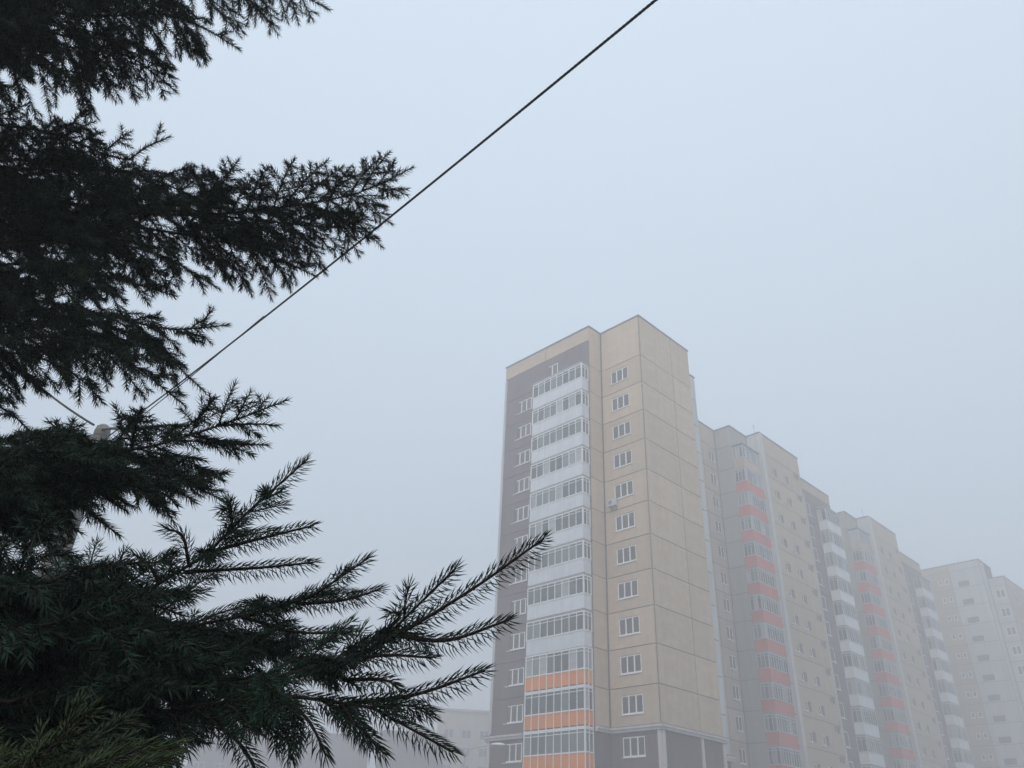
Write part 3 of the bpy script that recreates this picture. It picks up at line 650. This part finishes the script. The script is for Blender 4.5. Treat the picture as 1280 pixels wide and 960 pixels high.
for ww, tz in [([(-80, 590, 1.9), (0, 580, 1.9), (100, 590, 1.8), (200, 600, 1.8), (280, 615, 1.75)], 2.65), ([(-80, 600, 1.7), (0, 600, 1.6), (80, 620, 1.6), (150, 670, 1.6)], 2.55), ([(-80, 570, 1.6), (20, 580, 1.6), (110, 590, 1.6), (200, 620, 1.6)], 2.6),
    ([(-80, 610, 1.6), (-20, 620, 1.6), (40, 650, 1.55), (70, 690, 1.5)], 2.5)]:
    branch(ww, .17, trunk=tz, droop=.6, tips=.6, **V4)
# --- nearest branches, bottom
N1 = dict(nl=.0235, wd=.0017, dens=1120, fine=True)
branch([(-60, 800, 1.45), (90, 770, 1.35), (190, 735, 1.3), (250, 700, 1.25), (310, 640, 1.2), (382, 576, 1.18)], .12, trunk=2.25, droop=.1, lsp=.06, ssp=.04, slen=.06, tips=.32, sang=.7, **N1, up=(.2, -.6, 1),
       extra=[[(262, 690, 1.25), (330, 672, 1.2), (392, 657, 1.15)], [(230, 715, 1.27), (320, 710, 1.2), (392, 703, 1.16)], [(236, 705, 1.27), (228, 670, 1.26), (206, 660, 1.25)], [(120, 760, 1.32), (140, 720, 1.32), (155, 690, 1.3)],
              [(285, 668, 1.22), (290, 650, 1.2), (283, 628, 1.2)], [(200, 730, 1.29), (185, 705, 1.29), (166, 692, 1.28)]])
branch([(-60, 850, 1.5), (150, 800, 1.35), (280, 775, 1.3), (370, 755, 1.25), (420, 725, 1.2), (461, 697, 1.2)], .13, trunk=2.15, droop=.2, lsp=.06, ssp=.04, slen=.06, tips=.35, sang=.7, **N1, up=(.2, -.6, 1),
       extra=[[(370, 755, 1.25), (430, 750, 1.2), (476, 736, 1.18)], [(300, 770, 1.28), (370, 790, 1.2), (440, 790, 1.15)]])
branch([(-60, 930, 1.3), (150, 870, 1.2), (330, 850, 1.12), (440, 820, 1.05), (500, 780, 1.02), (570, 710, 1.0)], .14, trunk=2.0, droop=.2, lsp=.055, ssp=.042, slen=.065, tips=.3, sang=.7, **N1, up=(.2, -.6, 1),
       extra=[[(430, 830, 1.06), (520, 780, 1.0), (600, 730, .97), (680, 673, .95)], [(500, 795, 1.01), (560, 800, .98), (636, 775, .95)], [(400, 840, 1.08), (470, 820, 1.0), (541, 822, .98)],
              [(430, 880, 1.07), (520, 868, 1.0), (606, 838, .96)], [(430, 850, 1.07), (480, 850, 1.0), (500, 862, .98)], [(470, 800, 1.05), (500, 770, 1.04), (486, 765, 1.03)]])
branch([(-60, 960, 1.25), (150, 900, 1.15), (300, 875, 1.08), (400, 870, 1.03), (480, 890, 1.0), (566, 940, .97)], .13, trunk=1.95, droop=.7, lsp=.055, ssp=.042, slen=.065, tips=.4, sang=.7, **N1, up=(.1, -.3, 1),
       extra=[[(400, 872, 1.03), (440, 900, 1.0), (480, 942, .97)], [(350, 870, 1.05), (385, 900, 1.0), (408, 945, .98)], [(300, 880, 1.08), (350, 905, 1.02), (365, 950, 1.0)], [(250, 890, 1.1), (300, 930, 1.04), (330, 985, 1.0)]])
for i, (ww, tz, dr) in enumerate([
    ([(-60, 740, 1.6), (60, 740, 1.5), (180, 770, 1.45), (300, 800, 1.4), (420, 800, 1.35)], 2.35, .5),
    ([(-60, 780, 1.3), (60, 770, 1.2), (160, 780, 1.15), (280, 820, 1.1)], 2.2, .6),
    ([(-60, 850, 1.5), (80, 830, 1.45), (200, 840, 1.4), (330, 850, 1.3), (420, 840, 1.25)], 2.1, .5),
    ([(-60, 720, 1.7), (20, 710, 1.6), (90, 715, 1.55), (150, 740, 1.5)], 2.4, .3),
    ([(-60, 830, 1.9), (60, 800, 1.85), (180, 800, 1.8), (300, 830, 1.75)], 2.2, .7),
    ([(-60, 900, 1.8), (60, 890, 1.7), (160, 900, 1.6), (260, 930, 1.5)], 1.9, .7),
    ([(-60, 790, 1.6), (100, 790, 1.5), (240, 790, 1.45), (370, 820, 1.35), (450, 860, 1.3)], 2.2, .6),
    ([(-60, 730, 1.35), (40, 720, 1.3), (120, 730, 1.28), (230, 770, 1.2)], 2.3, .5),
    ([(-60, 870, 1.25), (100, 840, 1.2), (220, 850, 1.15), (340, 870, 1.1)], 2.05, .6)]):
    branch(ww, .19, trunk=tz, droop=dr, lsp=.045, ssp=.034, slen=.06, tips=.55, nl=.023, wd=.0023, dens=680)
# olive shoots low in the corner, closest to the camera, light painted in
branch([(-60, 985, .95), (40, 962, .9), (110, 950, .88), (170, 940, .86), (222, 938, .85)], .085, lsp=.035, droop=.1, ssp=.03, slen=.05, tips=.6, nl=.020, wd=.0018, dens=850, fine=True, olive=True, trunk=1.75, up=(0, -.8, 1))
branch([(-60, 1010, .9), (60, 985, .86), (140, 975, .84), (200, 975, .83)], .09, lsp=.035, droop=.1, ssp=.03, slen=.05, tips=.6, nl=.020, wd=.0018, dens=850, fine=True, olive=True, trunk=1.7, up=(0, -.8, 1))
print('spruce triangles', NT[0])

# ================================================================ FOG
hz = link('haze', MB().box(-500, 500, -500, 500, -1.5, 48.2).mesh('haze', None)); hz['kind'] = 'stuff'; hz['label'] = 'pale blue-grey fog filling the street'
m = bpy.data.materials.new('fog'); m.use_nodes = True; n = m.node_tree; n.nodes.clear()
pv = n.nodes.new('ShaderNodeVolumePrincipled'); pv.inputs['Color'].default_value = (0.955, 0.945, 0.950, 1); pv.inputs['Density'].default_value = 0.0086; pv.inputs['Anisotropy'].default_value = 0.0
om = n.nodes.new('ShaderNodeOutputMaterial'); n.links.new(pv.outputs[0], om.inputs['Volume']); hz.data.materials.clear(); hz.data.materials.append(m)
